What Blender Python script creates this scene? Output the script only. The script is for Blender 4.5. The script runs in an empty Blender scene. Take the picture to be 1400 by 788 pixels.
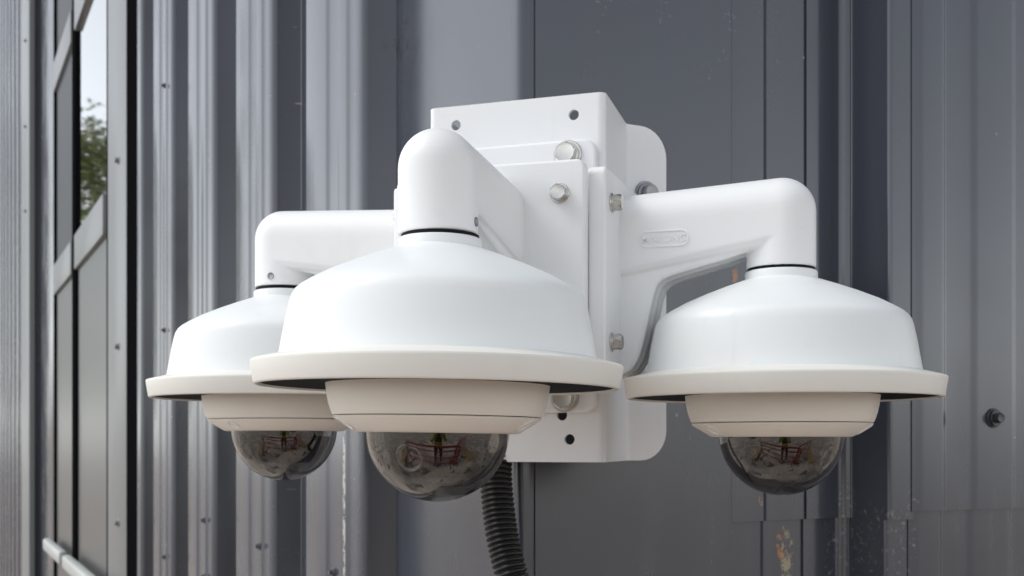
import bpy, bmesh, math, random
from mathutils import Vector, Matrix
R = math.radians
random.seed(7)
S = bpy.context.scene
COL = S.collection
EYE = 1.6                                   # height of the lens above the ground

# ------------------------------------------------------------------ camera
cd = bpy.data.cameras.new('camera'); cam = bpy.data.objects.new('camera', cd); COL.objects.link(cam)
cam.location = (0, 0, EYE); cam.rotation_euler = (R(90), 0, 0)
cd.sensor_width = 36.0; cd.lens = 36.0*1600/1400
cd.shift_y = 211/1400; cd.clip_start = .02; cd.clip_end = 400
cd.dof.use_dof = True; cd.dof.focus_distance = .84; cd.dof.aperture_fstop = 16
S.camera = cam

# ------------------------------------------------------------------ light
SUN_EL, SUN_AZ = 50, 268                    # soft sun, high, behind and left of the camera
w = bpy.data.worlds.new('World'); S.world = w; w.use_nodes = True
nt = w.node_tree; nt.nodes.clear()
wo = nt.nodes.new('ShaderNodeOutputWorld'); bg = nt.nodes.new('ShaderNodeBackground')
sk = nt.nodes.new('ShaderNodeTexSky'); sk.sky_type = 'NISHITA'; sk.sun_disc = False
sk.sun_elevation = R(SUN_EL); sk.sun_rotation = R(SUN_AZ); sk.dust_density = 1; sk.air_density = 1.0
bw = nt.nodes.new('ShaderNodeRGBToBW'); mx = nt.nodes.new('ShaderNodeMixRGB'); mx.inputs[0].default_value = .86
tn = nt.nodes.new('ShaderNodeMixRGB'); tn.blend_type = 'MULTIPLY'; tn.inputs[0].default_value = 1
tn.inputs[2].default_value = (.985, 1.0, 1.01, 1)
nt.links.new(sk.outputs[0], bw.inputs[0]); nt.links.new(sk.outputs[0], mx.inputs[1])
nt.links.new(bw.outputs[0], mx.inputs[2]); nt.links.new(mx.outputs[0], tn.inputs[1])
nt.links.new(tn.outputs[0], bg.inputs[0]); bg.inputs[1].default_value = .15
nt.links.new(bg.outputs[0], wo.inputs[0])
sd = bpy.data.lights.new('sun', 'SUN'); sd.energy = 0.5; sd.angle = R(22); sd.color = (1, .97, .93)
sun = bpy.data.objects.new('sun', sd); COL.objects.link(sun)
# Nishita rotation: azimuth clockwise from +Y
_sd = Vector((math.sin(R(SUN_AZ))*math.cos(R(SUN_EL)), math.cos(R(SUN_AZ))*math.cos(R(SUN_EL)), math.sin(R(SUN_EL))))
sun.rotation_euler = _sd.to_track_quat('Z', 'Y').to_euler(); sun.location = _sd*20
vs = S.view_settings; vs.view_transform = 'Standard'; vs.look = 'None'; vs.gamma = 1; vs.use_curve_mapping = False
vs.exposure = 1.02

# ------------------------------------------------------------------ materials
def mat(name, col, rough=.5, metal=0, spec=.5, coat=0, **kw):
    m = bpy.data.materials.new(name); m.use_nodes = True
    p = m.node_tree.nodes['Principled BSDF']
    p.inputs['Base Color'].default_value = (*col, 1); p.inputs['Roughness'].default_value = rough
    p.inputs['Metallic'].default_value = metal; p.inputs['Specular IOR Level'].default_value = spec
    p.inputs['Coat Weight'].default_value = coat
    for k, v in kw.items(): p.inputs[k.replace('_', ' ')].default_value = v
    return m
class NG:
    """tiny helper round a material's node tree"""
    def __init__(s, m): s.m = m; s.t = m.node_tree; s.p = s.t.nodes['Principled BSDF']
    def n(s, kind, **kw):
        nd = s.t.nodes.new(kind)
        for k, v in kw.items(): setattr(nd, k, v)
        return nd
    def link(s, a, b): s.t.links.new(a, b)
    def setv(s, inp, v):
        if isinstance(v, bpy.types.NodeSocket): s.link(v, inp)
        else: inp.default_value = v
    def math(s, op, a, b=0.0, clamp=False):
        nd = s.n('ShaderNodeMath', operation=op, use_clamp=clamp); s.setv(nd.inputs[0], a); s.setv(nd.inputs[1], b); return nd.outputs[0]
    def noise(s, vec, scale, detail=4, rough=.55):
        nd = s.n('ShaderNodeTexNoise'); s.link(vec, nd.inputs['Vector']); nd.inputs['Scale'].default_value = scale
        nd.inputs['Detail'].default_value = detail; nd.inputs['Roughness'].default_value = rough; return nd.outputs['Fac']
    def ramp(s, v, lo, hi, a=0.0, b=1.0, smooth=True):
        nd = s.n('ShaderNodeMapRange', interpolation_type='SMOOTHSTEP' if smooth else 'LINEAR'); s.setv(nd.inputs[0], v)
        for i, x in enumerate((lo, hi, a, b)): nd.inputs[i+1].default_value = x
        return nd.outputs[0]
    def mix(s, f, a, b, blend='MIX'):
        nd = s.n('ShaderNodeMixRGB', blend_type=blend); s.setv(nd.inputs[0], f)
        for i, x in ((1, a), (2, b)): s.setv(nd.inputs[i], (*x, 1) if isinstance(x, tuple) else x)
        return nd.outputs[0]
    def bump(s, h, strength=.3, dist=.001):
        nd = s.n('ShaderNodeBump'); nd.inputs['Strength'].default_value = strength; nd.inputs['Distance'].default_value = dist
        s.link(h, nd.inputs['Height']); s.link(nd.outputs[0], s.p.inputs['Normal'])

def white_paint(name, col, rough, grain=.12, dirt=.09):
    m = mat(name, col, rough); g = NG(m)
    tc = g.n('ShaderNodeNewGeometry').outputs['Position']
    a = g.noise(tc, 9, 5); b = g.noise(tc, 60, 3)
    d = g.ramp(a, .52, .75, 0, dirt); d2 = g.ramp(b, .6, .8, 0, dirt*.6)
    mp = g.n('ShaderNodeMapping'); mp.inputs['Scale'].default_value = (70, 70, 5); g.link(tc, mp.inputs[0])
    st = g.math('MULTIPLY', g.ramp(g.noise(mp.outputs[0], 1.0, 4), .58, .78, 0, dirt*1.1), g.ramp(a, .40, .60))
    f = g.math('ADD', g.math('ADD', d, d2), st)
    g.link(g.mix(f, col, (.42, .40, .37)), g.p.inputs['Base Color'])
    g.link(g.ramp(a, .3, .7, rough-.05, rough+.08), g.p.inputs['Roughness'])
    g.bump(g.noise(tc, 1500, 2), grain, .0002)
    return m
M_CAST = white_paint('white_cast_paint', (.83, .835, .835), .42)
M_PLATE = white_paint('white_plate_paint', (.80, .81, .82), .40)
M_SHADE = white_paint('white_shade_plastic', (.83, .85, .85), .38, .05)
M_RIM = white_paint('cream_rim_plastic', (.81, .795, .745), .42, .05)
M_HOUS = white_paint('cream_housing_plastic', (.86, .82, .755), .45, .08)
M_BLACK = mat('black_rubber', (.004, .004, .006), .7, spec=.2)
M_HOLE = mat('hole_black', (.004, .004, .004), .9)
M_CORE = mat('black_camera_plastic', (.014, .013, .013), .4); M_BALL = mat('camera_ball_plastic', (.075, .070, .066), .3)
M_LENS = mat('lens_glass', (.06, .01, .045), .04, coat=1.0); M_LENS.node_tree.nodes['Principled BSDF'].inputs['Coat Tint'].default_value = (.8, .55, .75, 1)
M_RING = mat('grey_lens_ring', (.55, .55, .56), .28, .8)
M_IR = mat('ir_window', (.05, .035, .035), .08, coat=.6)
M_STEEL = mat('stainless_steel', (.56, .55, .52), .26, 1)
g = NG(M_STEEL); tc = g.n('ShaderNodeNewGeometry').outputs['Position']; g.bump(g.noise(tc, 900, 3), .25, .0003)
M_DULL = mat('zinc_plated_steel', (.30, .30, .31), .38, .9)
M_PAINTED = mat('painted_screw', (.12, .125, .135), .35, .4)
M_BUB = mat('smoked_dome', (.46, .44, .42), .0, spec=.5, Transmission_Weight=1.0, IOR=1.75)
M_COND = mat('black_conduit', (.008, .008, .009), .33)
M_TRIM = mat('grey_window_trim', (.19, .20, .205), .38, .2)
M_SPAN = mat('grey_spandrel', (.085, .088, .088), .3)
M_DPANE = mat('dark_pane', (.035, .039, .047), .5, spec=.25)
M_GAP_FRAME = mat('black_gap_and_frame', (.006, .006, .007), 1.0, spec=0.0)  # sheenless black that paints the shade in the recess gap; frame bars share it
M_GLASS = mat('window_glass', (.015, .018, .02), .0, spec=1.0, coat=1.0); M_GLASS.node_tree.nodes['Principled BSDF'].inputs['IOR'].default_value = 1.6
M_RAIL = mat('pale_rail_paint', (.46, .485, .475), .35)

# ------------------------------------------------------------------ wall frame
K = Vector((.007, 1.1136, 0))                       # the building's outer corner
TH = R(18.7)
WR = Vector((math.sin(R(63.7)), math.cos(R(63.7)), 0)); NR = Vector((WR.y, -WR.x, 0))
WL = Vector((-math.sin(R(26.3)), math.cos(R(26.3)), 0)); NL = Vector((-WL.y, WL.x, 0))
AX = Vector((math.sin(TH), math.cos(TH), 0)); PX = Vector((AX.y, -AX.x, 0))
def zpx(py, d): return EYE + (605-py)*d/1600

def wall_paint(name, wdir, low=False, flat=False):
    base = (.051, .058, .078)
    m = mat(name, base, .30, spec=.5, IOR=1.78); g = NG(m)
    pos = g.n('ShaderNodeNewGeometry').outputs['Position']
    sub = g.n('ShaderNodeVectorMath', operation='SUBTRACT'); g.link(pos, sub.inputs[0]); sub.inputs[1].default_value = K
    dt = g.n('ShaderNodeVectorMath', operation='DOT_PRODUCT'); g.link(sub.outputs[0], dt.inputs[0]); dt.inputs[1].default_value = wdir
    q = dt.outputs['Value']
    sp = g.n('ShaderNodeSeparateXYZ'); g.link(pos, sp.inputs[0]); z = sp.outputs['Z']
    qz = g.n('ShaderNodeCombineXYZ'); g.link(q, qz.inputs[0]); g.link(z, qz.inputs[1]); v = qz.outputs[0]
    st = g.n('ShaderNodeMapping'); st.inputs['Scale'].default_value = (16, 1.3, 1); g.link(v, st.inputs[0]); sv = st.outputs[0]
    blot = g.noise(v, 3.5, 6); streak = g.noise(sv, 1.0, 5); fine = g.noise(pos, 48, 6, .7)
    dust = g.math('MULTIPLY', g.ramp(streak, .45, .75), g.ramp(blot, .35, .7))
    # rain-splash film gathers on the lower wall
    lowf = g.ramp(z, EYE-.55, EYE+.25, .55 if low else .30, .06)
    c = g.mix(g.math('MULTIPLY', dust, lowf), base, (.19, .185, .175))
    c = g.mix(g.ramp(blot, .3, .75, 0, .35), c, (.039, .043, .054))
    c = g.mix(g.ramp(fine, .68, .78, 0, .16), c, (.20, .20, .20))
    specks = g.n('ShaderNodeTexVoronoi'); g.link(v, specks.inputs['Vector']); specks.inputs['Scale'].default_value = 34
    spk = g.math('MULTIPLY', g.math('LESS_THAN', specks.outputs['Distance'], .055), g.ramp(blot, .5, .6))
    c = g.mix(g.math('MULTIPLY', spk, .55), c, (.42, .42, .41))
    def blob(q0, z0, rq, rz, thr0, thr1, nsc=60):
        dq = g.math('DIVIDE', g.math('SUBTRACT', q, q0), rq); dz = g.math('DIVIDE', g.math('SUBTRACT', z, z0), rz)
        r2 = g.math('ADD', g.math('MULTIPLY', dq, dq), g.math('MULTIPLY', dz, dz))
        e = g.math('SUBTRACT', 1.0, r2, True)
        nn = g.noise(pos, nsc, 6, .75)
        return g.math('MULTIPLY', g.ramp(nn, thr0, thr1), g.ramp(e, 0, .5))
    if wdir is WR:
        c = g.mix(blob(.252, zpx(372, 1.22), .006, .014, .47, .56, 130), c, (.36, .14, .035))       # rust chips
        c = g.mix(blob(.322, zpx(742, 1.25), .008, .022, .47, .57, 130), c, (.42, .17, .045))
        c = g.mix(blob(.330, zpx(768, 1.25), .010, .036, .48, .58, 110), c, (.34, .29, .18))
        c = g.mix(blob(.287, zpx(685, 1.23), .004, .007, .45, .56, 150), c, (.34, .17, .09))
        for q0, zz, rq, rz in ((.408, zpx(690, 1.29), .009, .03), (.425, zpx(745, 1.26), .03, .05), (.45, zpx(735, 1.26), .012, .06), (.39, zpx(750, 1.29), .012, .05)):
            c = g.mix(g.math('MULTIPLY', blob(q0, zz, rq, rz, .54, .70, 150), .5), c, (.36, .36, .36))
        for q0, py in ((.245, 20), (.24, 70), (.16, 25), (.09, 30), (.21, 95)):
            c = g.mix(g.math('MULTIPLY', blob(q0, zpx(py, 1.2), .014, .014, .56, .66, 150), .35), c, (.34, .34, .34))
    else:
        c = g.mix(g.math('MULTIPLY', blob(.3327+.047, zpx(690, 1.43), .006, .16, .44, .54, 75), .85), c, (.46, .46, .45))
        for q0, py, a in ((.26, 70, .02), (.2, 110, .012), (.3, 20, .02)):
            c = g.mix(g.math('MULTIPLY', blob(q0, zpx(py, 1.3), .03, .03, .5, .6, 60), .7), c, (.03, .03, .036))
    g.link(c, g.p.inputs['Base Color'])
    r = g.ramp(blot, .3, .7, .17, .26); r = g.math('ADD', r, g.math('MULTIPLY', dust, .22))
    g.link(r, g.p.inputs['Roughness'])
    wv = g.n('ShaderNodeMapping'); wv.inputs['Scale'].default_value = (5, 1.4, 1); g.link(v, wv.inputs[0])
    h = g.math('ADD', g.noise(wv.outputs[0], 1.0, 2), g.math('MULTIPLY', fine, .02))
    g.bump(h, .16, .003)
    return m
M_WL = wall_paint('slate_cladding_paint_left', WL); M_WR = wall_paint('slate_cladding_paint_right', WR); M_WR2 = wall_paint('weathered_cladding_paint', WR, True)

# ------------------------------------------------------------------ helpers
def finish(bm, name, ang=35):
    bmesh.ops.recalc_face_normals(bm, faces=bm.faces)
    for f in bm.faces: f.smooth = True
    for e in bm.edges:
        if len(e.link_faces) == 2: e.smooth = e.calc_face_angle(0) < R(ang)
        else: e.smooth = False
    me = bpy.data.meshes.new(name); bm.to_mesh(me); bm.free(); return me
def thing(name, loc, label, cat, group=None, rz=0):
    o = bpy.data.objects.new(name, None); COL.objects.link(o); o.empty_display_size = .05
    o.location = loc; o.rotation_euler = (0, 0, rz); o['label'] = label; o['category'] = cat
    if group: o['group'] = group
    return o
def part(name, me, m, parent=None, label=None, shift=None):
    if shift is not None: me.transform(Matrix.Translation(-Vector(shift)))
    o = bpy.data.objects.new(name, me); COL.objects.link(o)
    if m: me.materials.append(m)
    if parent: o.parent = parent
    if label: o['label'] = label
    return o
def wn(o):
    m = o.modifiers.new('weighted', 'WEIGHTED_NORMAL'); m.keep_sharp = True; m.mode = 'FACE_AREA'; m.weight = 90; return o
def copy_tree(o, parent=None):
    c = o.copy(); COL.objects.link(c); c.parent = parent
    for ch in o.children: copy_tree(ch, c)
    return c
def lathe(prof, seg=96, name='lathe', ang=35, closed=False):
    bm = bmesh.new(); rings = []
    for r, z in prof:
        if r < 1e-6: rings.append([bm.verts.new((0, 0, z))])
        else: rings.append([bm.verts.new((r*math.cos(2*math.pi*i/seg), r*math.sin(2*math.pi*i/seg), z)) for i in range(seg)])
    pr = list(zip(rings, rings[1:])) + ([(rings[-1], rings[0])] if closed else [])
    for a, b in pr:
        for i in range(seg):
            j = (i+1) % seg
            if len(a) == 1 and len(b) == 1: continue
            if len(a) == 1: bm.faces.new((a[0], b[i], b[j]))
            elif len(b) == 1: bm.faces.new((a[i], a[j], b[0]))
            else: bm.faces.new((a[i], a[j], b[j], b[i]))
    return finish(bm, name, ang)
def add_box(bm, lo, hi):
    vs_ = [bm.verts.new((x, y, z)) for x in (lo[0], hi[0]) for y in (lo[1], hi[1]) for z in (lo[2], hi[2])]
    for f in ((0,1,3,2), (4,6,7,5), (0,4,5,1), (2,3,7,6), (0,2,6,4), (1,5,7,3)): bm.faces.new([vs_[i] for i in f])
def curve_mesh(splines, extrude, bevel=0, name='plate', bres=2):
    """filled 2D outlines (holes included) -> solid plate in the XY plane, thickness 2*extrude"""
    cu = bpy.data.curves.new(name, 'CURVE'); cu.dimensions = '2D'; cu.fill_mode = 'BOTH'
    cu.extrude = max(extrude-bevel, 1e-5); cu.bevel_depth = bevel; cu.bevel_resolution = bres; cu.offset = -bevel
    for pts in splines:
        sp = cu.splines.new('POLY'); sp.points.add(len(pts)-1); sp.use_cyclic_u = True
        for p, q in zip(sp.points, pts): p.co = (q[0], q[1], 0, 1)
    return bake(bpy.data.objects.new(name, cu), name)
def bake(o, name, ang=40):
    COL.objects.link(o); dg = bpy.context.evaluated_depsgraph_get(); dg.update()
    me = bpy.data.meshes.new_from_object(o.evaluated_get(dg), depsgraph=dg); me.name = name
    d = o.data; bpy.data.objects.remove(o)
    (bpy.data.curves if isinstance(d, bpy.types.Curve) else bpy.data.meshes).remove(d)
    me.materials.clear()
    bm = bmesh.new(); bm.from_mesh(me); bpy.data.meshes.remove(me)
    bmesh.ops.remove_doubles(bm, verts=bm.verts, dist=1e-6)
    return finish(bm, name, ang)
def rrect(x0, y0, x1, y1, r, n=8):
    out = []
    for cx, cy, a in ((x1-r, y1-r, 0), (x0+r, y1-r, 90), (x0+r, y0+r, 180), (x1-r, y0+r, 270)):
        for i in range(n+1): t = R(a+90*i/n); out.append((cx+r*math.cos(t), cy+r*math.sin(t)))
    return out
def circ(x, y, r, n=28): return [(x+r*math.cos(2*math.pi*i/n), y+r*math.sin(2*math.pi*i/n)) for i in range(n)]
def frame(o, xv, yv, zv):
    m = Matrix.Identity(4)
    for i, v in enumerate((xv, yv, zv)):
        for j in range(3): m[j][i] = v[j]
    for j in range(3): m[j][3] = o[j]
    return m
def sweep(pts, rad, seg=16, name='tube', ang=60):
    bm = bmesh.new(); rings = []; up = Vector((0, 0, 1)); n = len(pts); pts = [Vector(p) for p in pts]
    prev = None
    for i, p in enumerate(pts):
        t = (pts[min(i+1, n-1)] - pts[max(i-1, 0)]).normalized()
        if prev is None: u = t.orthogonal().normalized()
        else: u = (prev - t*prev.dot(t)).normalized()
        prev = u; v = t.cross(u); r = rad(i) if callable(rad) else rad
        rings.append([bm.verts.new(p + u*r*math.cos(2*math.pi*k/seg) + v*r*math.sin(2*math.pi*k/seg)) for k in range(seg)])
    for a, b in zip(rings, rings[1:]):
        for k in range(seg): bm.faces.new((a[k], a[(k+1) % seg], b[(k+1) % seg], b[k]))
    bm.faces.new(rings[0][::-1]); bm.faces.new(rings[-1])
    return finish(bm, name, ang)

# bolts: head points along +Z of its local frame, seat at z = 0
def bolt_bm(r, h, washer_r, washer_h=.002, spring=True):
    bm = bmesh.new()
    def ring(rr, z, n, ph=0): return [bm.verts.new((rr*math.cos(ph+2*math.pi*i/n), rr*math.sin(ph+2*math.pi*i/n), z)) for i in range(n)]
    def skin(a, b):
        n = len(a)
        for i in range(n): bm.faces.new((a[i], a[(i+1) % n], b[(i+1) % n], b[i]))
    n = 36; prof = [(washer_r, 0), (washer_r, washer_h*.7), (washer_r-.0005, washer_h)]
    if spring: prof += [(washer_r*.83, washer_h), (washer_r*.83, washer_h*2), (washer_r*.8, washer_h*2.1)]
    prof.append((r*.8, prof[-1][1])); zb = prof[-1][1]
    rs = [ring(a, z, n) for a, z in prof]
    for a, b in zip(rs, rs[1:]): skin(a, b)
    # hexagon with chamfered crown: 36-gon following a hexagon, pulled to a circle at the top
    def hexr(t): t = t % (math.pi/3) - math.pi/6; return r*.866/math.cos(t)
    def hx(z, cap): return [bm.verts.new((min(hexr(2*math.pi*i/n), cap)*math.cos(2*math.pi*i/n), min(hexr(2*math.pi*i/n), cap)*math.sin(2*math.pi*i/n), z)) for i in range(n)]
    b0, b1, b2, b3 = hx(zb, r*.97), hx(zb+h*.78, r), hx(zb+h, r*.84), hx(zb+h*.97, r*.74)
    skin(b0, b1); skin(b1, b2); skin(b2, b3); bm.faces.new(b3)
    return bm
def bolt_mesh(name, r, h, wr, wh=.002, spring=True): return finish(bolt_bm(r, h, wr, wh, spring), name, 28)
ME_BIG = bolt_mesh('hex_bolt_big', .0100, .0075, .0130, .0018); ME_SMALL = bolt_mesh('hex_bolt_small', .0068, .0062, .0079, .0014)
ME_SCREW = bolt_mesh('cladding_screw_head', .0060, .0065, .0110, .0025); ME_PIN = bolt_mesh('rivet_screw_head', .0036, .004, .0062, .0015); ME_NUT = bolt_mesh('flange_nut', .0085, .008, .013, .002)
def zframe(p, nrm, roll=0):
    nrm = Vector(nrm).normalized(); x = Vector((0, 0, 1)).cross(nrm).normalized(); y = nrm.cross(x)
    return frame(p, x, y, nrm) @ Matrix.Rotation(roll, 4, 'Z')
def put(name, me, m, parent, p, nrm, roll=0, label=None, base=None):
    """link a shared mesh with its +Z along nrm, seated at p (parent space offset base)"""
    o = bpy.data.objects.new(name, me); COL.objects.link(o)
    if not me.materials: me.materials.append(m)
    o.parent = parent; o.matrix_local = zframe(Vector(p) - (Vector(base) if base is not None else Vector()), nrm, roll)
    if label: o['label'] = label
    return o

# ------------------------------------------------------------------ ground
def ground_mat():
    m = mat('dusty_concrete', (.36, .32, .275), .8); g = NG(m)
    pos = g.n('ShaderNodeNewGeometry').outputs['Position']
    a = g.noise(pos, .7, 6); b = g.noise(pos, 14, 6); c = g.noise(pos, 90, 3)
    col = g.mix(g.ramp(a, .42, .58), (.68, .575, .48), (.40, .34, .285))
    col = g.mix(g.ramp(g.noise(pos, 1.9, 5), .55, .60, 0, .9), col, (.07, .068, .066))
    col = g.mix(g.ramp(b, .45, .7, 0, .5), col, (.30, .27, .24)); g.link(col, g.p.inputs['Base Color']); g.bump(c, .5, .004)
    return m
bm = bmesh.new(); n = 24
for i in range(n+1):
    for j in range(n+1): bm.verts.new((-120+240*i/n, -120+240*j/n, 0))
bm.verts.ensure_lookup_table()
for i in range(n):
    for j in range(n): bm.faces.new([bm.verts[k] for k in (i*(n+1)+j, (i+1)*(n+1)+j, (i+1)*(n+1)+j+1, i*(n+1)+j+1)])
gr = part('ground', finish(bm, 'ground'), ground_mat()); gr['kind'] = 'structure'

# ------------------------------------------------------------------ building
HT = 6.0
bld = thing('metal_clad_building', (K.x, K.y, 0), 'dark slate grey metal clad building with ribbed sheets either side of a flat corner flashing', 'building')
def sheet(prof, wd, nd, z0, z1, name, m, thick=.0012, parent=bld, cuts=1):
    """folded sheet: prof = [(q, h)] along wall direction wd with outward normal nd, run from z0 to z1"""
    bm = bmesh.new(); cols = []
    back = [(q, h-thick) for q, h in prof]
    loop = list(prof) + back[::-1]
    rows = [z0+(z1-z0)*i/cuts for i in range(cuts+1)]
    rr = [[bm.verts.new(K + wd*q + nd*h + Vector((0, 0, z))) for q, h in loop] for z in rows]
    L = len(loop)
    for a, b in zip(rr, rr[1:]):
        for i in range(L): bm.faces.new((a[i], a[(i+1) % L], b[(i+1) % L], b[i]))
    k = len(prof)
    for rw in (rr[0], rr[-1]):
        for i in range(k-1): bm.faces.new((rw[i], rw[i+1], rw[L-2-i], rw[L-1-i]))
    return part(name, finish(bm, name, 20), m, parent, shift=parent.location)
def fillet(pts, r, n=4):
    """round the inner corners of a polyline"""
    out = [pts[0]]
    for a, b, c in zip(pts, pts[1:], pts[2:]):
        a, b, c = Vector(a), Vector(b), Vector(c); d1 = (a-b); d2 = (c-b)
        rr = min(r, d1.length*.45, d2.length*.45); p0 = b+d1.normalized()*rr; p2 = b+d2.normalized()*rr
        for i in range(n+1):
            t = i/n; q = p0*(1-t)**2 + b*2*t*(1-t) + p2*t*t; out.append((q.x, q.y))
    out.append(pts[-1]); return out
D, CW, PITCH, FL = .046, .225, .411, .008
SW = (.035, .072, .117, .180)
def crown(c0, d=D, cw=CW):
    p = [(c0, d)]
    for a, b in ((SW[0], SW[1]), (SW[2], SW[3])):
        p += [(c0+a, d), (c0+a+.006, d+.0035), (c0+b, d+.0035), (c0+b+.006, d)]
    return p + [(c0+cw, d)]
# left wall
pl = [(.3165, 0)]
q0 = .3227
for k in range(5):
    a = q0 + k*PITCH
    pl += [(a, 0), (a+FL*.72, D-.013), (a+FL*.80, D-.0085), (a+FL+.0015, D-.0035), (a+FL+.0065, D-.0008), (a+FL+.014, D)] + crown(a+FL)[1:] + [(a+FL+CW+FL, 0)]
    if k < 4:
        t0, t1 = a+FL+CW+FL, a+PITCH
        pl += [(t0+.05, 0), (t0+.056, .003), (t1-.056, .003), (t1-.05, 0)]
plA = pl[:]
# sheets are one pitch wide: cut the profile at each rib foot
def cut_sheets(prof, n, wd, nd, z0, z1, name, m, lift=0):
    foot = [q0 + PITCH*i + FL+CW+FL+.02 for i in range(n)]
    i0 = 0
    for f in foot + [1e9]:
        seg = [p for p in prof[i0:] if p[0] <= f]
        if len(seg) < 2: break
        if f < 1e9 and i0+len(seg) < len(prof): seg = seg + [(f, 0)]
        sheet([(q, h+lift) for q, h in fillet(seg, .003, 3)], wd, nd, z0, z1, name, m)
        i0 += len([p for p in prof[i0:] if p[0] <= f])
        prof = prof[:i0] + [(f, 0)] + prof[i0:] if f < 1e9 else prof
QW = 2.03                                                             # near side of the glazed recess
pl = [p for p in pl if p[0] < QW-.03]
hlast = pl[-1][1]; pl += [(QW, hlast)]
cut_sheets(pl, 5, WL, NL, 0, HT, 'cladding_sheet', M_WL)
sheet(fillet([(QW, .0475), (QW+.002, .0475), (QW+.004, -.05)], .003), WL, NL, 0, HT, 'recess_jamb', M_GAP_FRAME)
# far side of the glazed recess: jamb facing the camera, pale edge trim, more cladding
QJ = 5.54
sheet([(QJ, -.02), (QJ, .05)], WL, NL, 0, HT, 'recess_jamb', M_WL)
sheet(fillet([(QJ-.005, .03), (QJ-.005, .058), (QJ+.55, .056), (QJ+.56, .03)], .006), WL, NL, 0, HT, 'edge_trim', M_TRIM)
pf = []
for k in range(7):
    a = QJ+.62+k*PITCH; pf += [(a, 0)] + crown(a+FL) + [(a+FL+CW+FL, 0)]
sheet(fillet(pf, .004, 2), WL, NL, 0, HT, 'cladding_sheet', M_WL)
# corner flashing with a rounded nose, hemmed edges
def corner_flashing():
    bm = bmesh.new(); pts = []
    L = [(.3227, .0005), (.3205, .0030), (.2, .0030), (.03, .0030), (.012, .0030)]
    for q, h in L: pts.append(K + WL*q + NL*h)
    c0 = K + WL*.009 + NL*.0030; c1 = K + WR*.009 + NR*.0030
    cc = K + (NL+NR)*.0030
    for i in range(1, 8):
        t = i/8; pts.append(c0*(1-t)**2 + cc*2*t*(1-t) + c1*t*t)
    for q, h in [(.0098, .003), (.0104, .0012), (.0150, .0012), (.0156, .0030), (.03, .003), (.1, .003), (.24, .003), (.2455, .0030), (.247, .0008)]: pts.append(K + WR*q + NR*h)
    n = len(pts); inn = []
    for i, p in enumerate(pts):
        t = (pts[min(i+1, n-1)]-pts[max(i-1, 0)]).normalized(); inn.append(p + Vector((-t.y, t.x, 0))*.001)
    loop = pts + inn[::-1]; L2 = len(loop)
    rows = [[bm.verts.new((p.x, p.y, z)) for p in loop] for z in (0, HT)]
    for i in range(L2):
        f = bm.faces.new((rows[0][i], rows[0][(i+1) % L2], rows[1][(i+1) % L2], rows[1][i]))
        c = f.calc_center_median()-K; f.material_index = 1 if c.dot(WR) > c.dot(WL) else 0
    return finish(bm, 'corner_flashing', 25)
cf = part('corner_flashing', corner_flashing(), M_WL, bld, shift=bld.location); cf.data.materials.append(M_WR)
# right wall: trough sheet, lap line, ribbed sheet; upper and lower lengths overlap at a seam
ZS, ZS2 = zpx(711, 1.26), zpx(700, 1.26)
pr_in = [(.2480, 0), (.2905, 0), (.2965, -.0045), (.3525, -.0045)]
pr_mid = [(.3500, -.0020), (.3660, -.0020), (.380, -.0035), (.392, -.0075), (.402, -.0085), (.4065, -.003), (.411, -.001), (.4125, -.002), (.4135, .0), (.4195, .047), (.4225, .050), (.4535, .050)]
pr_out = [(.4500, .0512)] + [(q, h+.0065) for q, h in crown(.4195)[1:]] + [(.4195+.26, .0525), (.4195+.268, 0)]
for k in range(1, 5):
    a = .4195+k*PITCH; pr_out += [(a-FL, 0)] + [(q, h+.0065) for q, h in crown(a)] + [(a+.26, .0525), (a+.268, 0)]
for prf, zt in ((pr_in, ZS), (pr_mid, ZS), (pr_out, ZS2)):
    sheet([(q, h) for q, h in fillet(prf, .003, 3)], WR, NR, zt, HT, 'cladding_sheet', M_WR)
    sheet([(q, h-.0055) for q, h in fillet(prf, .003, 3)], WR, NR, 0, zt+.04, 'cladding_sheet', M_WR2)
# glazing in the recess (plane h = -0.125)
def wbox(q_0, q_1, h0, h1, z0, z1, name, m, parent=bld, bev=.004, label=None):
    bm = bmesh.new(); add_box(bm, (q_0, h0, z0), (q_1, h1, z1))
    if bev: bmesh.ops.bevel(bm, geom=bm.edges[:], offset=bev, segments=2, affect='EDGES', profile=.5)
    for v in bm.verts: v.co = K + WL*v.co.x + NL*v.co.y + Vector((0, 0, v.co.z))
    return part(name, finish(bm, name), m, parent, shift=bld.location, label=label)
wbox(2.10, 2.538, -.09, -.0015, .05, 5.0, 'gap_shade_strip', M_GAP_FRAME, bev=0)  # black strip set in for the shade of a deep open gap
wbox(2.54, 2.935, -.08, 0, .05, 5.0, 'jamb_panel', M_TRIM)
win = wbox(2.937, 2.985, -.08, -.002, .05, 5.0, 'window', M_GAP_FRAME)
def pane(qa, qb, za, zb, m, name): return wbox(qa, qb, -.07, -.006, za, zb, name, m, win, bev=0)
ZT0, ZT1, ZU0, ZU1, ZL = EYE+.672, EYE+.807, EYE+1.60, EYE+1.73, 1.10
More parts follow.
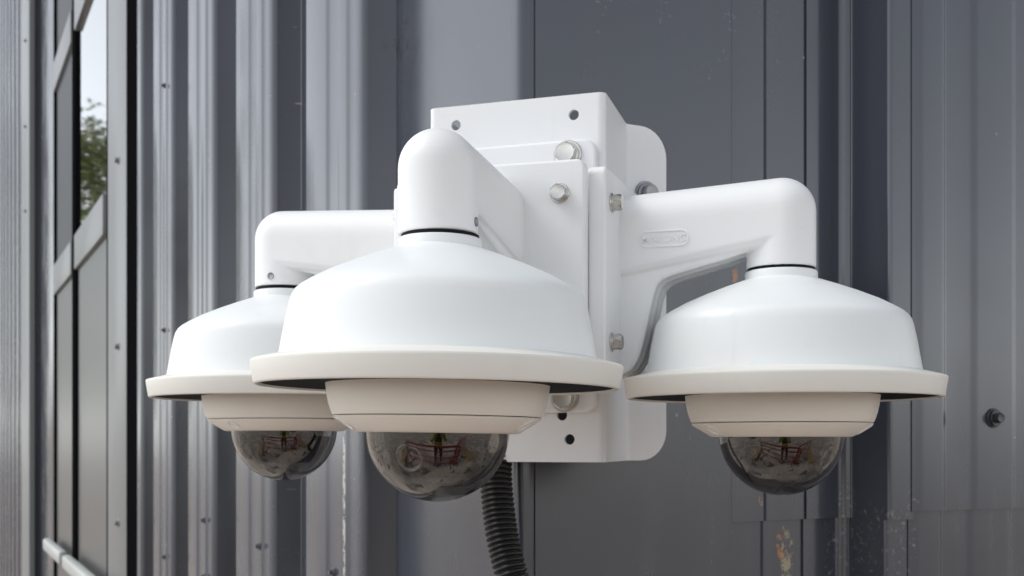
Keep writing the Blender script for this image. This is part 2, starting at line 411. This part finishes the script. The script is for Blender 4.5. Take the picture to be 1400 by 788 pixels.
for qa, qb in ((2.987, 3.84), (3.982, 4.72)):
    mg, ng = (M_GLASS, 'glass_pane') if qa < 3.5 else (M_DPANE, 'dark_pane')
    pane(qa, qb, ZT1+.002, ZU0-.002, mg, ng); pane(qa, qb, ZU1+.002, 4.98, mg, ng)
    pane(qa, qb, .06, ZT0-.002, M_SPAN, 'lower_panel')
    wbox(qa, qb, -.07, .010, ZT0, ZT1, 'transom', M_TRIM, win); wbox(qa, qb, -.07, .010, ZU0, ZU1, 'transom', M_TRIM, win)
    wbox(qa, qb, .020, .055, ZL+.01, ZL+.065, 'push_rail', M_RAIL, win, .012)
wbox(3.842, 3.98, -.07, .004, .05, 5.0, 'mullion', M_GAP_FRAME, win)
wbox(4.722, 4.78, -.07, .004, .05, 5.0, 'mullion', M_GAP_FRAME, win)
wbox(4.782, QJ-.004, -.07, .002, .05, HT, 'dark_panel', M_WL)
# screws on the cladding
def wall_pt(wd, nd, q, h, z): return K + wd*q + nd*h + Vector((0, 0, z))
def screw(wd, nd, q, h, z, m=M_DULL, me=ME_SCREW, roll=.3):
    o = put('cladding_screw', me, m, bld, wall_pt(wd, nd, q, h, z), nd, roll, base=bld.location); return o
M_DKSCREW = mat('dark_screw', (.07, .072, .08), .32, .6)
o = screw(WR, NR, .4195+.148, .056, zpx(572, 1.32), m=M_DKSCREW); o['label'] = 'large hex cladding screw with washer on the right hand rib'
for c, py, d in ((2, 715, 2.1), (1, 747, 1.8), (3, 128, 2.6), (3, 455, 2.6), (3, 758, 2.6), (2, 786, 2.2), (0, 786, 1.45)):
    q = q0 + FL + c*PITCH + (.05 if c in (1, 2) else .055 if c == 3 else .10)
    screw(WL, NL, q, D+.0036 if c in (1, 2, 3) else D, zpx(py, d), m=M_PAINTED, me=ME_PIN, roll=c+.2)
for py in (220, 474, 715): o = screw(WL, NL, 2.69, 0, zpx(py, 3.53), me=ME_NUT)
for py in (58, 175, 290): o = screw(WL, NL, 5.75, .0565, zpx(py, 6.27), me=ME_NUT)

# ------------------------------------------------------------------ corner mount (folded hat plate)
F0 = Vector((.0030, 1.080, 0))
hat = thing('corner_mount', (F0.x, F0.y, EYE+.15), 'white folded steel corner plate bolted over the building corner behind the three camera arms', 'bracket')
ZB, ZTOP = EYE-.0180, EYE+.3150
def hat_mesh():
    cr = F0 + PX*.0836; cl = F0 - PX*.0836
    er = Vector((.109, 1.164, 0)); fr = er + WR*.0480
    # left flange lies on the left wall
    el = K + WL*.108 + NL*.0045; fl = el + WL*.048
    er = er + NR*.0055; fr = er + WR*.0480
    path = [fl, el, cl, cr, er, fr]
    seg = [(b-a).length for a, b in zip(path, path[1:])]; cum = [0]
    for s_ in seg: cum.append(cum[-1]+s_)
    Lt = cum[-1]; h = ZTOP-ZB
    xl, xr = cum[2], cum[3]
    def hole(u, py, d, r): return circ((xl+xr)/2+u, zpx(py, d)-ZB, r)
    out = []
    rr = .030
    for cx, cy, a in ((Lt-rr, h-rr, 0), (rr, h-rr, 90), (rr, rr, 180), (Lt-rr, rr, 270)):
        for i in range(9): t = R(a+90*i/8); out.append((cx+rr*math.cos(t), cy+rr*math.sin(t)))
    holes = [hole(.0565, 158, 1.062, .0048), hole(-.058, 172, 1.098, .0048), hole(.0455, 568, 1.065, .0048), hole(.0525, 601, 1.063, .0048), hole(-.052, 601, 1.098, .0048)]
    me = curve_mesh([out]+holes, .00001, 0)
    bm = bmesh.new(); bm.from_mesh(me)
    # keep only one skin of the (very thin) extrusion
    bmesh.ops.delete(bm, geom=[f for f in bm.faces if f.normal.z < .5], context='FACES')
    rb = .0055
    for c in cum[1:-1]:
        for i in range(9):
            bmesh.ops.bisect_plane(bm, geom=bm.verts[:]+bm.edges[:]+bm.faces[:], plane_co=(c-rb+2*rb*i/8, 0, 0), plane_no=(1, 0, 0))
    def at(x):
        for k, c in enumerate(cum[1:-1], 1):
            if abs(x-c) <= rb:
                p, a, b = path[k], (path[k-1]-path[k]).normalized(), (path[k+1]-path[k]).normalized()
                t = (x-c+rb)/(2*rb); return (p+a*rb)*(1-t)**2 + p*2*t*(1-t) + (p+b*rb)*t*t
        for k in range(len(seg)):
            if x <= cum[k+1] or k == len(seg)-1: return path[k] + (path[k+1]-path[k])*((x-cum[k])/seg[k])
    for v in bm.verts:
        p = at(v.co.x); v.co = Vector((p.x, p.y, ZB+v.co.y))
    me2 = finish(bm, 'bent_plate', 30)
    o = bpy.data.objects.new('t', me2); md = o.modifiers.new('s', 'SOLIDIFY'); md.thickness = .004; md.offset = 0; md.use_even_offset = True
    mb = o.modifiers.new('b', 'BEVEL'); mb.width = .0012; mb.segments = 2; mb.limit_method = 'ANGLE'; mb.angle_limit = R(60)
    return bake(o, 'bent_plate', 32)
wn(part('bent_plate', hat_mesh(), M_PLATE, hat, shift=hat.location))
# rounded adapter plate on the front face
def plate_at(splines, ext, bev, o, xv, yv, zv, name):
    me = curve_mesh(splines, ext, bev, name); me.transform(frame(o, xv, yv, zv)); return me
UP = Vector((0, 0, 1))
PC = F0 - AX*.0085
za, zb_ = zpx(565, 1.07), zpx(199, 1.07)
me = plate_at([rrect(-.0800, za, .0800, zb_, .012)], .0055, .0025, PC, PX, UP, -AX, 'adapter_plate')
wn(part('adapter_plate', me, M_PLATE, hat, shift=hat.location))
# junction box that the three arms bolt on to
bm = bmesh.new(); add_box(bm, (-.074, .012, EYE+.066), (.074, .110, EYE+.218)); bmesh.ops.bevel(bm, geom=bm.edges[:], offset=.004, segments=2, affect='EDGES', profile=.5)
bm.transform(frame(F0, PX, -AX, UP)); part('junction_box', finish(bm, 'junction_box'), M_PLATE, hat, shift=hat.location)
for u, py, d in ((.0545, 216, 1.06), (.0520, 545, 1.06), (-.0545, 222, 1.09)):
    put('hex_bolt', ME_BIG, M_STEEL, hat, F0 - AX*.0142 + PX*u + UP*zpx(py, d), -AX, .35, base=hat.location)
put('hex_bolt', ME_NUT, M_STEEL, hat, Vector((.109, 1.164, 0)) + WR*.0235 + NR*.0078 + UP*zpx(268, 1.175), NR, .1, base=hat.location, label='grey hex bolt fixing the side flange to the wall')

# ------------------------------------------------------------------ arms
def arm_body(LN):
    """cast arm in its own frame: +Y outward from the base plate, elbow axis at y = LN, z above the eye line"""
    bm = bmesh.new(); hw = .0282
    secs = []
    N = 14
    for i in range(N+1):
        y = -.004 + (LN+.004)*i/N; t = max(0, y)/LN
        zc = .1850*(1-t)+.1915*t; zb = .1400*(1-t)+.1620*t
        pts = [(hw*math.cos(R(180*k/20)), zc+hw*math.sin(R(180*k/20))) for k in range(21)]
        b = .007
        pts += [(-hw, zb+b), (-hw+b*.3, zb+b*.3), (-hw+b, zb), (hw-b, zb), (hw-b*.3, zb+b*.3), (hw, zb+b)]
        secs.append([bm.verts.new((x, y, z)) for x, z in pts])
    for a, b in zip(secs, secs[1:]):
        for k in range(len(a)): bm.faces.new((a[k], a[(k+1) % len(a)], b[(k+1) % len(a)], b[k]))
    bm.faces.new(secs[0]); bm.faces.new(secs[-1])
    # elbow: capped cylinder
    prof = [(0, .1446), (hw, .1446), (hw, .16), (hw, .178), (hw, .1915)] + [(hw*math.cos(R(10*k)), .1915+hw*math.sin(R(10*k))) for k in range(1, 9)] + [(0, .1915+hw)]
    rings = []
    for r, z in prof:
        rings.append([bm.verts.new((0, LN, z))] if r == 0 else [bm.verts.new((r*math.cos(R(7.5*i)), LN+r*math.sin(R(7.5*i)), z)) for i in range(48)])
    for a, b in zip(rings, rings[1:]):
        for i in range(48):
            j = (i+1) % 48
            if len(a) == 1: bm.faces.new((a[0], b[i], b[j]))
            elif len(b) == 1: bm.faces.new((a[i], a[j], b[0]))
            else: bm.faces.new((a[i], a[j], b[j], b[i]))
    # gusset web under the arm
    s = LN/.13
    cur = [(.1030*s, .1590), (.085*s, .1535), (.06*s, .1472), (.042*s, .1425), (.0335*s, .1390), (.0285*s, .1340), (.0255*s, .126), (.0225*s, .112), (.0180*s, .092), (.0145*s, .079), (.0115*s, .071), (.0065*s, .064), (0, .0605), (-.004, .0600)]
    poly = [(-.004, .165), (.103*s, .172)] + cur
    va = [bm.verts.new((-.0235, y, z)) for y, z in poly]; vb = [bm.verts.new((.0235, y, z)) for y, z in poly]
    bm.faces.new(va); bm.faces.new(vb[::-1])
    for i in range(len(poly)): j = (i+1) % len(poly); bm.faces.new((va[i], va[j], vb[j], vb[i]))
    # ribs along the web's edge
    for xc in (-.0185, 0, .0185):
        c2 = [(xc, y, z) for y, z in cur]
        vs_ = []
        for i, (x, y, z) in enumerate(c2):
            a = Vector((c2[max(i-1, 0)][1], c2[max(i-1, 0)][2])); b = Vector((c2[min(i+1, len(c2)-1)][1], c2[min(i+1, len(c2)-1)][2]))
            t = (b-a).normalized(); nn = Vector((-t.y, t.x)) * 1.0
            if nn.dot(Vector((1, -1))) < 0: nn = -nn
            hh = .0022
            vs_.append([bm.verts.new((x-.0040, y-nn.x*.003, z-nn.y*.003)), bm.verts.new((x-.0036, y+nn.x*hh, z+nn.y*hh)), bm.verts.new((x+.0036, y+nn.x*hh, z+nn.y*hh)), bm.verts.new((x+.0040, y-nn.x*.003, z-nn.y*.003))])
        for a, b in zip(vs_, vs_[1:]):
            for k in range(4): bm.faces.new((a[k], a[(k+1) % 4], b[(k+1) % 4], b[k]))
        bm.faces.new(vs_[0]); bm.faces.new(vs_[-1])
    # small fillet wedge between tube and elbow
    bmesh.ops.recalc_face_normals(bm, faces=bm.faces)
    me = bpy.data.meshes.new('a'); bm.to_mesh(me); bm.free()
    o = bpy.data.objects.new('a', me)
    rm = o.modifiers.new('r', 'REMESH'); rm.mode = 'VOXEL'; rm.voxel_size = .0010; rm.use_smooth_shade = True
    sm = o.modifiers.new('s', 'SMOOTH'); sm.factor = .5; sm.iterations = 8
    dm = o.modifiers.new('d', 'DECIMATE'); dm.ratio = .5
    return bake(o, 'arm_tube', 180)
def text_mesh(body, size, ext, name):
    cu = bpy.data.curves.new(name, 'FONT'); cu.body = body; cu.size = size; cu.extrude = ext; cu.align_x = 'CENTER'; cu.align_y = 'CENTER'; cu.resolution_u = 4
    cu.offset = .0001
    return bake(bpy.data.objects.new(name, cu), name, 30)
def build_arm(LN, base, elbow, zoff, label):
    d = (Vector((elbow[0], elbow[1], 0)) - Vector((base[0], base[1], 0))); rz = math.atan2(d.y, d.x) - math.pi/2
    t = thing('wall_arm', (base[0], base[1], EYE+zoff), label, 'bracket arm', 'white cast arms on the corner mount', rz)
    X, Y, Z = Vector((1, 0, 0)), Vector((0, 1, 0)), Vector((0, 0, 1))
    part('arm_tube', arm_body(LN), M_CAST, t)
    me = plate_at([rrect(-.077, .0585, .077, .2240, .007)], .0075, .0022, Vector((0, -.0075, 0)), -X, Z, Y, 'base_plate'); wn(part('base_plate', me, M_CAST, t))
    for x in (-.057, .057):
        for z in (.197, .0835): put('hex_bolt', ME_SMALL, M_STEEL, t, (x, 0, z), Y, .5*x*40+z*9)
    e = part('emblem', plate_at([rrect(-.0210, -.0072, .0210, .0072, .0068), rrect(-.0194, -.0056, .0194, .0056, .0052)], .0008, .0004, Vector((.0282, .0375*LN/.13, .1705)), Y, Z, X, 'emblem'), M_CAST, t)
    me = text_mesh('MAKONG', .0086, .0007, 'emblem_lettering'); me.transform(frame(Vector((.0282, .0375*LN/.13, .1702)), Y, Z, X)); part('emblem_lettering', me, M_CAST, e)
    for x in (-.0281,):
        me = lathe([(0, .0006), (.0022, .0006), (.0030, .0010), (.0034, .0004), (.0034, -.002)], 20); me.transform(frame(Vector((x, LN, .153)), Y, Z if x > 0 else -Z, X if x > 0 else -X))
        part('set_screw', me, M_DULL, t)
    return t
C_E, R_E, L_E = (-.0525, .824), (.2226, .968), (-.2226, 1.145)
C_B, R_B, L_B = (-.0167, .9470), (.0995, 1.0097), (-.0800, 1.1030)
build_arm(.127, C_B, C_E, .001, 'white arm reaching forward from the corner mount and holding the nearest camera')
build_arm(.130, R_B, R_E, -.0015, 'white arm with raised oval emblem reaching right from the corner mount')
build_arm(.1487, L_B, L_E, .0060, 'white arm reaching left from the corner mount, partly hidden by the nearest arm')

# ------------------------------------------------------------------ dome cameras
def build_camera(loc, label):
    t = thing('dome_camera', loc, label, 'security camera', 'dome cameras under white rain shades')
    part('gasket', lathe([(.015, .1455), (.0274, .1455), (.0274, .1426), (.015, .1426)], 64, closed=True), M_BLACK, t)
    sh = part('rain_shade', lathe([(.012, .1430), (.0280, .1430), (.0290, .1424), (.0294, .1412), (.0295, .1365), (.0302, .1358), (.0340, .1346), (.0475, .1298), (.063, .1238), (.080, .1164), (.0917, .1101), (.0975, .1064), (.1005, .1037), (.1026, .1004), (.1040, .0960), (.1052, .0905),
        (.1066, .084), (.1086, .0725), (.1106, .0610), (.1112, .0585), (.1085, .0585), (.1040, .084), (.1005, .0990), (.095, .1040), (.0800, .1130), (.040, .1290), (.012, .1380)], 128, 'rain_shade', 30, closed=True), M_SHADE, t)
    part('rim', lathe([(.1090, .0578), (.1113, .0592), (.1150, .0582), (.1278, .0550), (.1293, .0546), (.1298, .0538), (.1297, .0525), (.1276, .0395), (.1271, .0385), (.1262, .0381), (.1250, .0382), (.1242, .0392), (.1238, .0450), (.1220, .0500), (.1090, .0540)], 128, 'rim', 40, closed=True), M_RIM, sh)
    part('shade_liner', lathe([(.0700, .0405), (.1090, .0400), (.1228, .0395), (.1228, .0430), (.0700, .0440)], 96, closed=True), M_BLACK, sh)
    part('housing', lathe([(.060, .0520), (.0778, .0520), (.0788, .0480), (.0787, .0400), (.0780, .0340), (.0766, .0270), (.0750, .0220), (.0738, .0189), (.0730, .0182), (.0600, .0182)], 96, 'housing', 30, closed=True), M_HOUS, t)
    tr = part('trim_ring', lathe([(.0600, .0176), (.0728, .0176), (.0733, .0169), (.0722, .0158), (.0585, .0074), (.0566, .0066), (.0535, .0064), (.0522, .0072), (.0520, .0100), (.0600, .0140)], 96, 'trim_ring', 30, closed=True), M_HOUS, t)
    for az in (-68, 68, 180):
        a = R(az); rad = Vector((math.sin(a), -math.cos(a), 0)); nrm = (rad*.52 + Vector((0, 0, -.85))).normalized()
        p = rad*.0662 + Vector((0, 0, .0121))
        me = lathe([(0, -.0002), (.0026, -.0002), (.0030, .0003), (.0036, .0006), (.0042, .0004), (.0044, -.002)], 24); me.transform(zframe(p, nrm) @ Matrix.Diagonal((1.45, 1.8, 1, 1))); part('screw', me, M_SHADE, tr)
    # clear hemisphere shell
    ro, ri, zc = .0508, .0488, .0090; N = 26
    prof = [(ro*math.cos(R(90*i/N)), zc-ro*math.sin(R(90*i/N))) for i in range(N)] + [(0, zc-ro), (0, zc-ri)] + [(ri*math.cos(R(90*i/N)), zc-ri*math.sin(R(90*i/N))) for i in range(N-1, -1, -1)]
    bm_me = lathe(prof, 96, 'bubble', 60, closed=True); part('bubble', bm_me, M_BUB, t)
    # shroud and camera ball inside
    core = part('camera_core', lathe([(.0, .014), (.0480, .014), (.0480, .0085), (.0385, .0070), (.0350, -.004), (.0310, -.0150), (.0255, -.0225), (.0240, -.0240), (.0, -.0245)], 64, 'camera_core', 40), M_CORE, t)
    dirv = Vector((-.36, -.80, -.36)).normalized(); c = Vector((0, 0, .006))
    f = zframe(c + dirv*.0345, dirv)
    me = lathe([(0, -.012), (.0150, -.012), (.0150, .0040), (.0140, .0062), (.0118, .0068), (.0116, .0050), (.0, .0050)], 48); me.transform(f); part('lens_barrel', me, M_BALL, core)
    me = lathe([(.0086, .0052), (.0098, .0086), (.0092, .0092), (.0078, .0080), (.0074, .0052)], 48, closed=True); me.transform(f); part('lens_ring', me, M_RING, core)
    me = lathe([(.0074, .0054), (.0040, .0060), (.0038, .0056)], 40); me.transform(f); part('lens_baffle', me, M_CORE, core)
    me = lathe([(.0040, .0060), (.0034, .0072), (.0020, .0080), (0, .0083)], 32); me.transform(f); part('lens', me, M_LENS, core)
    return t
cC = build_camera((C_E[0], C_E[1], EYE), 'nearest dome camera in the middle, its lens visible inside the smoked bubble')
def place(c, e, z, rz, label, cr):
    o = copy_tree(c); o.location = (e[0], e[1], EYE+z); o.rotation_euler = (0, 0, R(rz)); o['label'] = label
    [x for x in o.children if x.name.startswith('camera_core')][0].rotation_euler = (0, 0, R(cr)); return o
place(cC, R_E, -.002, 0, 'right hand dome camera hanging from the arm with the raised oval emblem', 75)
place(cC, L_E, .0045, 34, 'farthest dome camera at left, its shade partly behind the nearest shade', -100)
cC.rotation_euler = (0, R(.8), 0)

# ------------------------------------------------------------------ corrugated conduit
def bez(ctrl, n):
    out = []
    P = [Vector(p) for p in ctrl]
    for s in range(len(P)-1):
        p0, p1, p2, p3 = P[max(s-1, 0)], P[s], P[s+1], P[min(s+2, len(P)-1)]
        for i in range(n):
            t = i/n; out.append(.5*((2*p1) + (p2-p0)*t + (2*p0-5*p1+4*p2-p3)*t*t + (3*p1-p0-3*p2+p3)*t**3))
    out.append(P[-1]); return out
def pxw(px, py, d): return Vector(((px-700)*d/1600, d, zpx(py, d)))
path = bez([pxw(684, 520, 1.112), pxw(680, 590, 1.100), pxw(678, 650, 1.088), pxw(682, 700, 1.078), pxw(689, 745, 1.068), pxw(704, 800, 1.058), pxw(732, 860, 1.065), pxw(790, 910, 1.10), pxw(860, 950, 1.17), pxw(930, 975, 1.24)], 60)
# resample evenly
rs = [path[0]]; acc = 0; STEP = .0050/8
for a, b in zip(path, path[1:]):
    L = (b-a).length; pos_ = STEP - acc
    while pos_ <= L: rs.append(a.lerp(b, pos_/L)); pos_ += STEP
    acc = L - (pos_ - STEP)
def crad(i):
    k = i % 8
    return (.0122, .0137, .0149, .0152, .0152, .0149, .0137, .0122)[k]
cond = part('conduit', sweep(rs, crad, 28, 'conduit', 80), M_COND)
cond['label'] = 'black corrugated cable conduit dropping from behind the corner mount'; cond['category'] = 'conduit'

# ------------------------------------------------------------------ tree mirrored in the glazing
def tree(loc, label, h=7.9, cr=2.4):
    rnd = random.Random(11)
    t = thing('broadleaf_tree', loc, label, 'tree')
    pts = [Vector((.12*math.sin(i*.9), .1*math.cos(i*1.3), h*.75*i/9)) for i in range(10)]
    part('trunk', sweep(pts, lambda i: .22*(1-i/11), 12, 'trunk'), mat('bark', (.09, .07, .055), .9), t)
    bm = bmesh.new()
    cl = []
    for k in range(150):
        a = rnd.uniform(0, 6.283); zz = rnd.uniform(h*.32, h*.98); rr = cr*math.sqrt(max(.05, 1-((zz-h*.62)/(h*.42))**2))*rnd.uniform(.25, 1)
        cl.append(Vector((rr*math.cos(a), rr*math.sin(a), zz)))
    for c in cl:
        for _ in range(150):
            p = c + Vector((rnd.gauss(0, .34), rnd.gauss(0, .34), rnd.gauss(0, .28))); s = rnd.uniform(.04, .08)
            u = Vector((rnd.gauss(0, 1), rnd.gauss(0, 1), rnd.gauss(0, 1))).normalized(); v = u.orthogonal().normalized()
            bm.faces.new([bm.verts.new(p+u*s), bm.verts.new(p+v*s*.5), bm.verts.new(p-u*s), bm.verts.new(p-v*s*.5)])
    part('crown', finish(bm, 'crown'), mat('leaf', (.12, .15, .035), .55), t)
tree((-13.0, 22.0, 0), 'green broadleaf tree seen only as a reflection in the upper window pane')

# ------------------------------------------------------------------ what stands behind the lens and shows in the smoked bubbles and the glazing
M_RED = mat('red_barrier_paint', (.36, .03, .035), .4); M_HIVIS = mat('hi_vis_cloth', (.36, .46, .06), .7); M_NAVY = mat('dark_work_cloth', (.025, .028, .04), .85)
M_SKIN = mat('skin', (.48, .29, .21), .5); M_TIMB = mat('raw_timber', (.42, .29, .15), .7)
def barrier(loc, rz, label):
    t = thing('barrier', loc, label, 'barrier', 'red tube barriers behind the camera', R(rz))
    fr = [(-1.1, 0, .05), (-1.1, 0, 1.0), (-1.0, 0, 1.1), (1.0, 0, 1.1), (1.1, 0, 1.0), (1.1, 0, .05)]
    part('frame', sweep(fr, .036, 12, 'frame'), M_RED, t)
    for z in (.25, .62, .92): part('rail', sweep([(-1.1, 0, z), (1.1, 0, z)], .024, 10, 'rail'), M_RED, t)
    for x in (-.9, .9): part('foot', sweep([(x, -.3, .03), (x, 0, .06), (x, .3, .03)], .02, 10, 'foot'), M_RED, t)
barrier((-.35, -.22, 0), 9, 'red tube barrier seen only as a reflection, nearer the left window')
barrier((1.55, -.75, 0), -34, 'red tube barrier seen only as a reflection, nearer the ribbed right wall')
for k, (x, y, z, a) in enumerate(((1.9, -.5, 0, 20), (2.05, -.55, .09, 26), (1.95, -.45, .18, 17), (-1.9, -.1, 0, -35), (-1.85, -.2, .09, -28))):
    t = thing('timber_board', (x, y, z), ('pale timber board seen only as a reflection, ' + ('lowest of the right stack', 'middle of the right stack', 'topmost of the right stack', 'lower of the left pair', 'upper of the left pair')[k]), 'board', 'timber boards behind the camera', R(a))
    bm = bmesh.new(); add_box(bm, (-.12, -.9, 0), (.12, .9, .085)); bmesh.ops.bevel(bm, geom=bm.edges[:], offset=.005, segments=1, affect='EDGES')
    part('board', finish(bm, 'board'), M_TIMB, t)
def person():
    t = thing('person', (.06, -.56, 0), 'person in a hi-vis jacket holding up a phone, seen only as a reflection', 'person')
    V, E, RD = [], [], []
    def add(p, r, par=None):
        V.append(p); RD.append(r); i = len(V)-1
        if par is not None: E.append((par, i))
        return i
    pel = add((0, 0, .95), .155); ab = add((0, .01, 1.12), .145, pel); ch = add((0, .0, 1.32), .165, ab); nk = add((0, .02, 1.50), .06, ch); hd = add((0, .04, 1.60), .085, nk); tp = add((0, .045, 1.70), .075, hd); ns = add((0, .135, 1.61), .018, hd)
    for s_ in (-1, 1):
        hp = add((s_*.10, 0, .88), .10, pel); kn = add((s_*.12, .03, .50), .062, hp); an = add((s_*.13, -.02, .09), .042, kn); add((s_*.15, .15, .05), .04, an)
        sh = add((s_*.19, 0, 1.42), .075, ch); el = add((s_*.24, .20, 1.20), .052, sh); wr = add((s_*.12, .42, 1.46), .034, el); pm = add((s_*.085, .475, 1.53), .032, wr)
        for k, (dx, dz, ln) in enumerate(((-.005, .065, 1), (.006, .05, 1), (.012, .03, .95), (.016, .01, .8))):
            f1 = add((s_*(.080+dx), .505, 1.54+dz*.5), .010, pm); f2 = add((s_*(.060+dx), .518, 1.545+dz), .009, f1); add((s_*(.045+dx), .510, 1.545+dz), .008, f2)
        th = add((s_*.062, .470, 1.545), .012, pm); add((s_*.048, .478, 1.575), .010, th)
    me = bpy.data.meshes.new('body'); me.from_pydata(V, E, []); o = bpy.data.objects.new('body', me)
    COL.objects.link(o); md = o.modifiers.new('s', 'SKIN'); md.use_smooth_shade = True
    if not me.skin_vertices: bpy.context.view_layer.objects.active = o
    for i, sv in enumerate(me.skin_vertices[0].data): sv.radius = (RD[i], RD[i]*(.72 if i in (0, 1, 2) else 1)); sv.use_root = (i == 0)
    o.modifiers.new('u', 'SUBSURF').levels = 1
    COL.objects.unlink(o); b = bake(o, 'body', 180)
    for m in (M_NAVY, M_HIVIS, M_SKIN): b.materials.append(m)
    for p in b.polygons:
        x, y, z = p.center
        p.material_index = 2 if (y > .43 or z > 1.50) else (1 if (z > .93 and (abs(x) > .075 or z < 1.15)) else 0)
    o = part('body', b, None, t)
    me = lathe([(0, 1.79), (.05, 1.78), (.085, 1.74), (.098, 1.68), (.096, 1.63), (.08, 1.62)], 24, 'hair'); me.transform(Matrix.Translation((0, .025, 0))); part('hair', me, mat('brown_hair', (.05, .03, .02), .6), t)
    ph = thing('phone', (0, -.012, EYE), 'dark phone held up to take the picture, seen only as a reflection', 'phone')
    bm = bmesh.new(); add_box(bm, (-.055, -.004, -.037), (.100, .004, .037)); bmesh.ops.bevel(bm, geom=bm.edges[:], offset=.003, segments=2, affect='EDGES')
    part('casing', finish(bm, 'casing'), M_CORE, ph)
person()
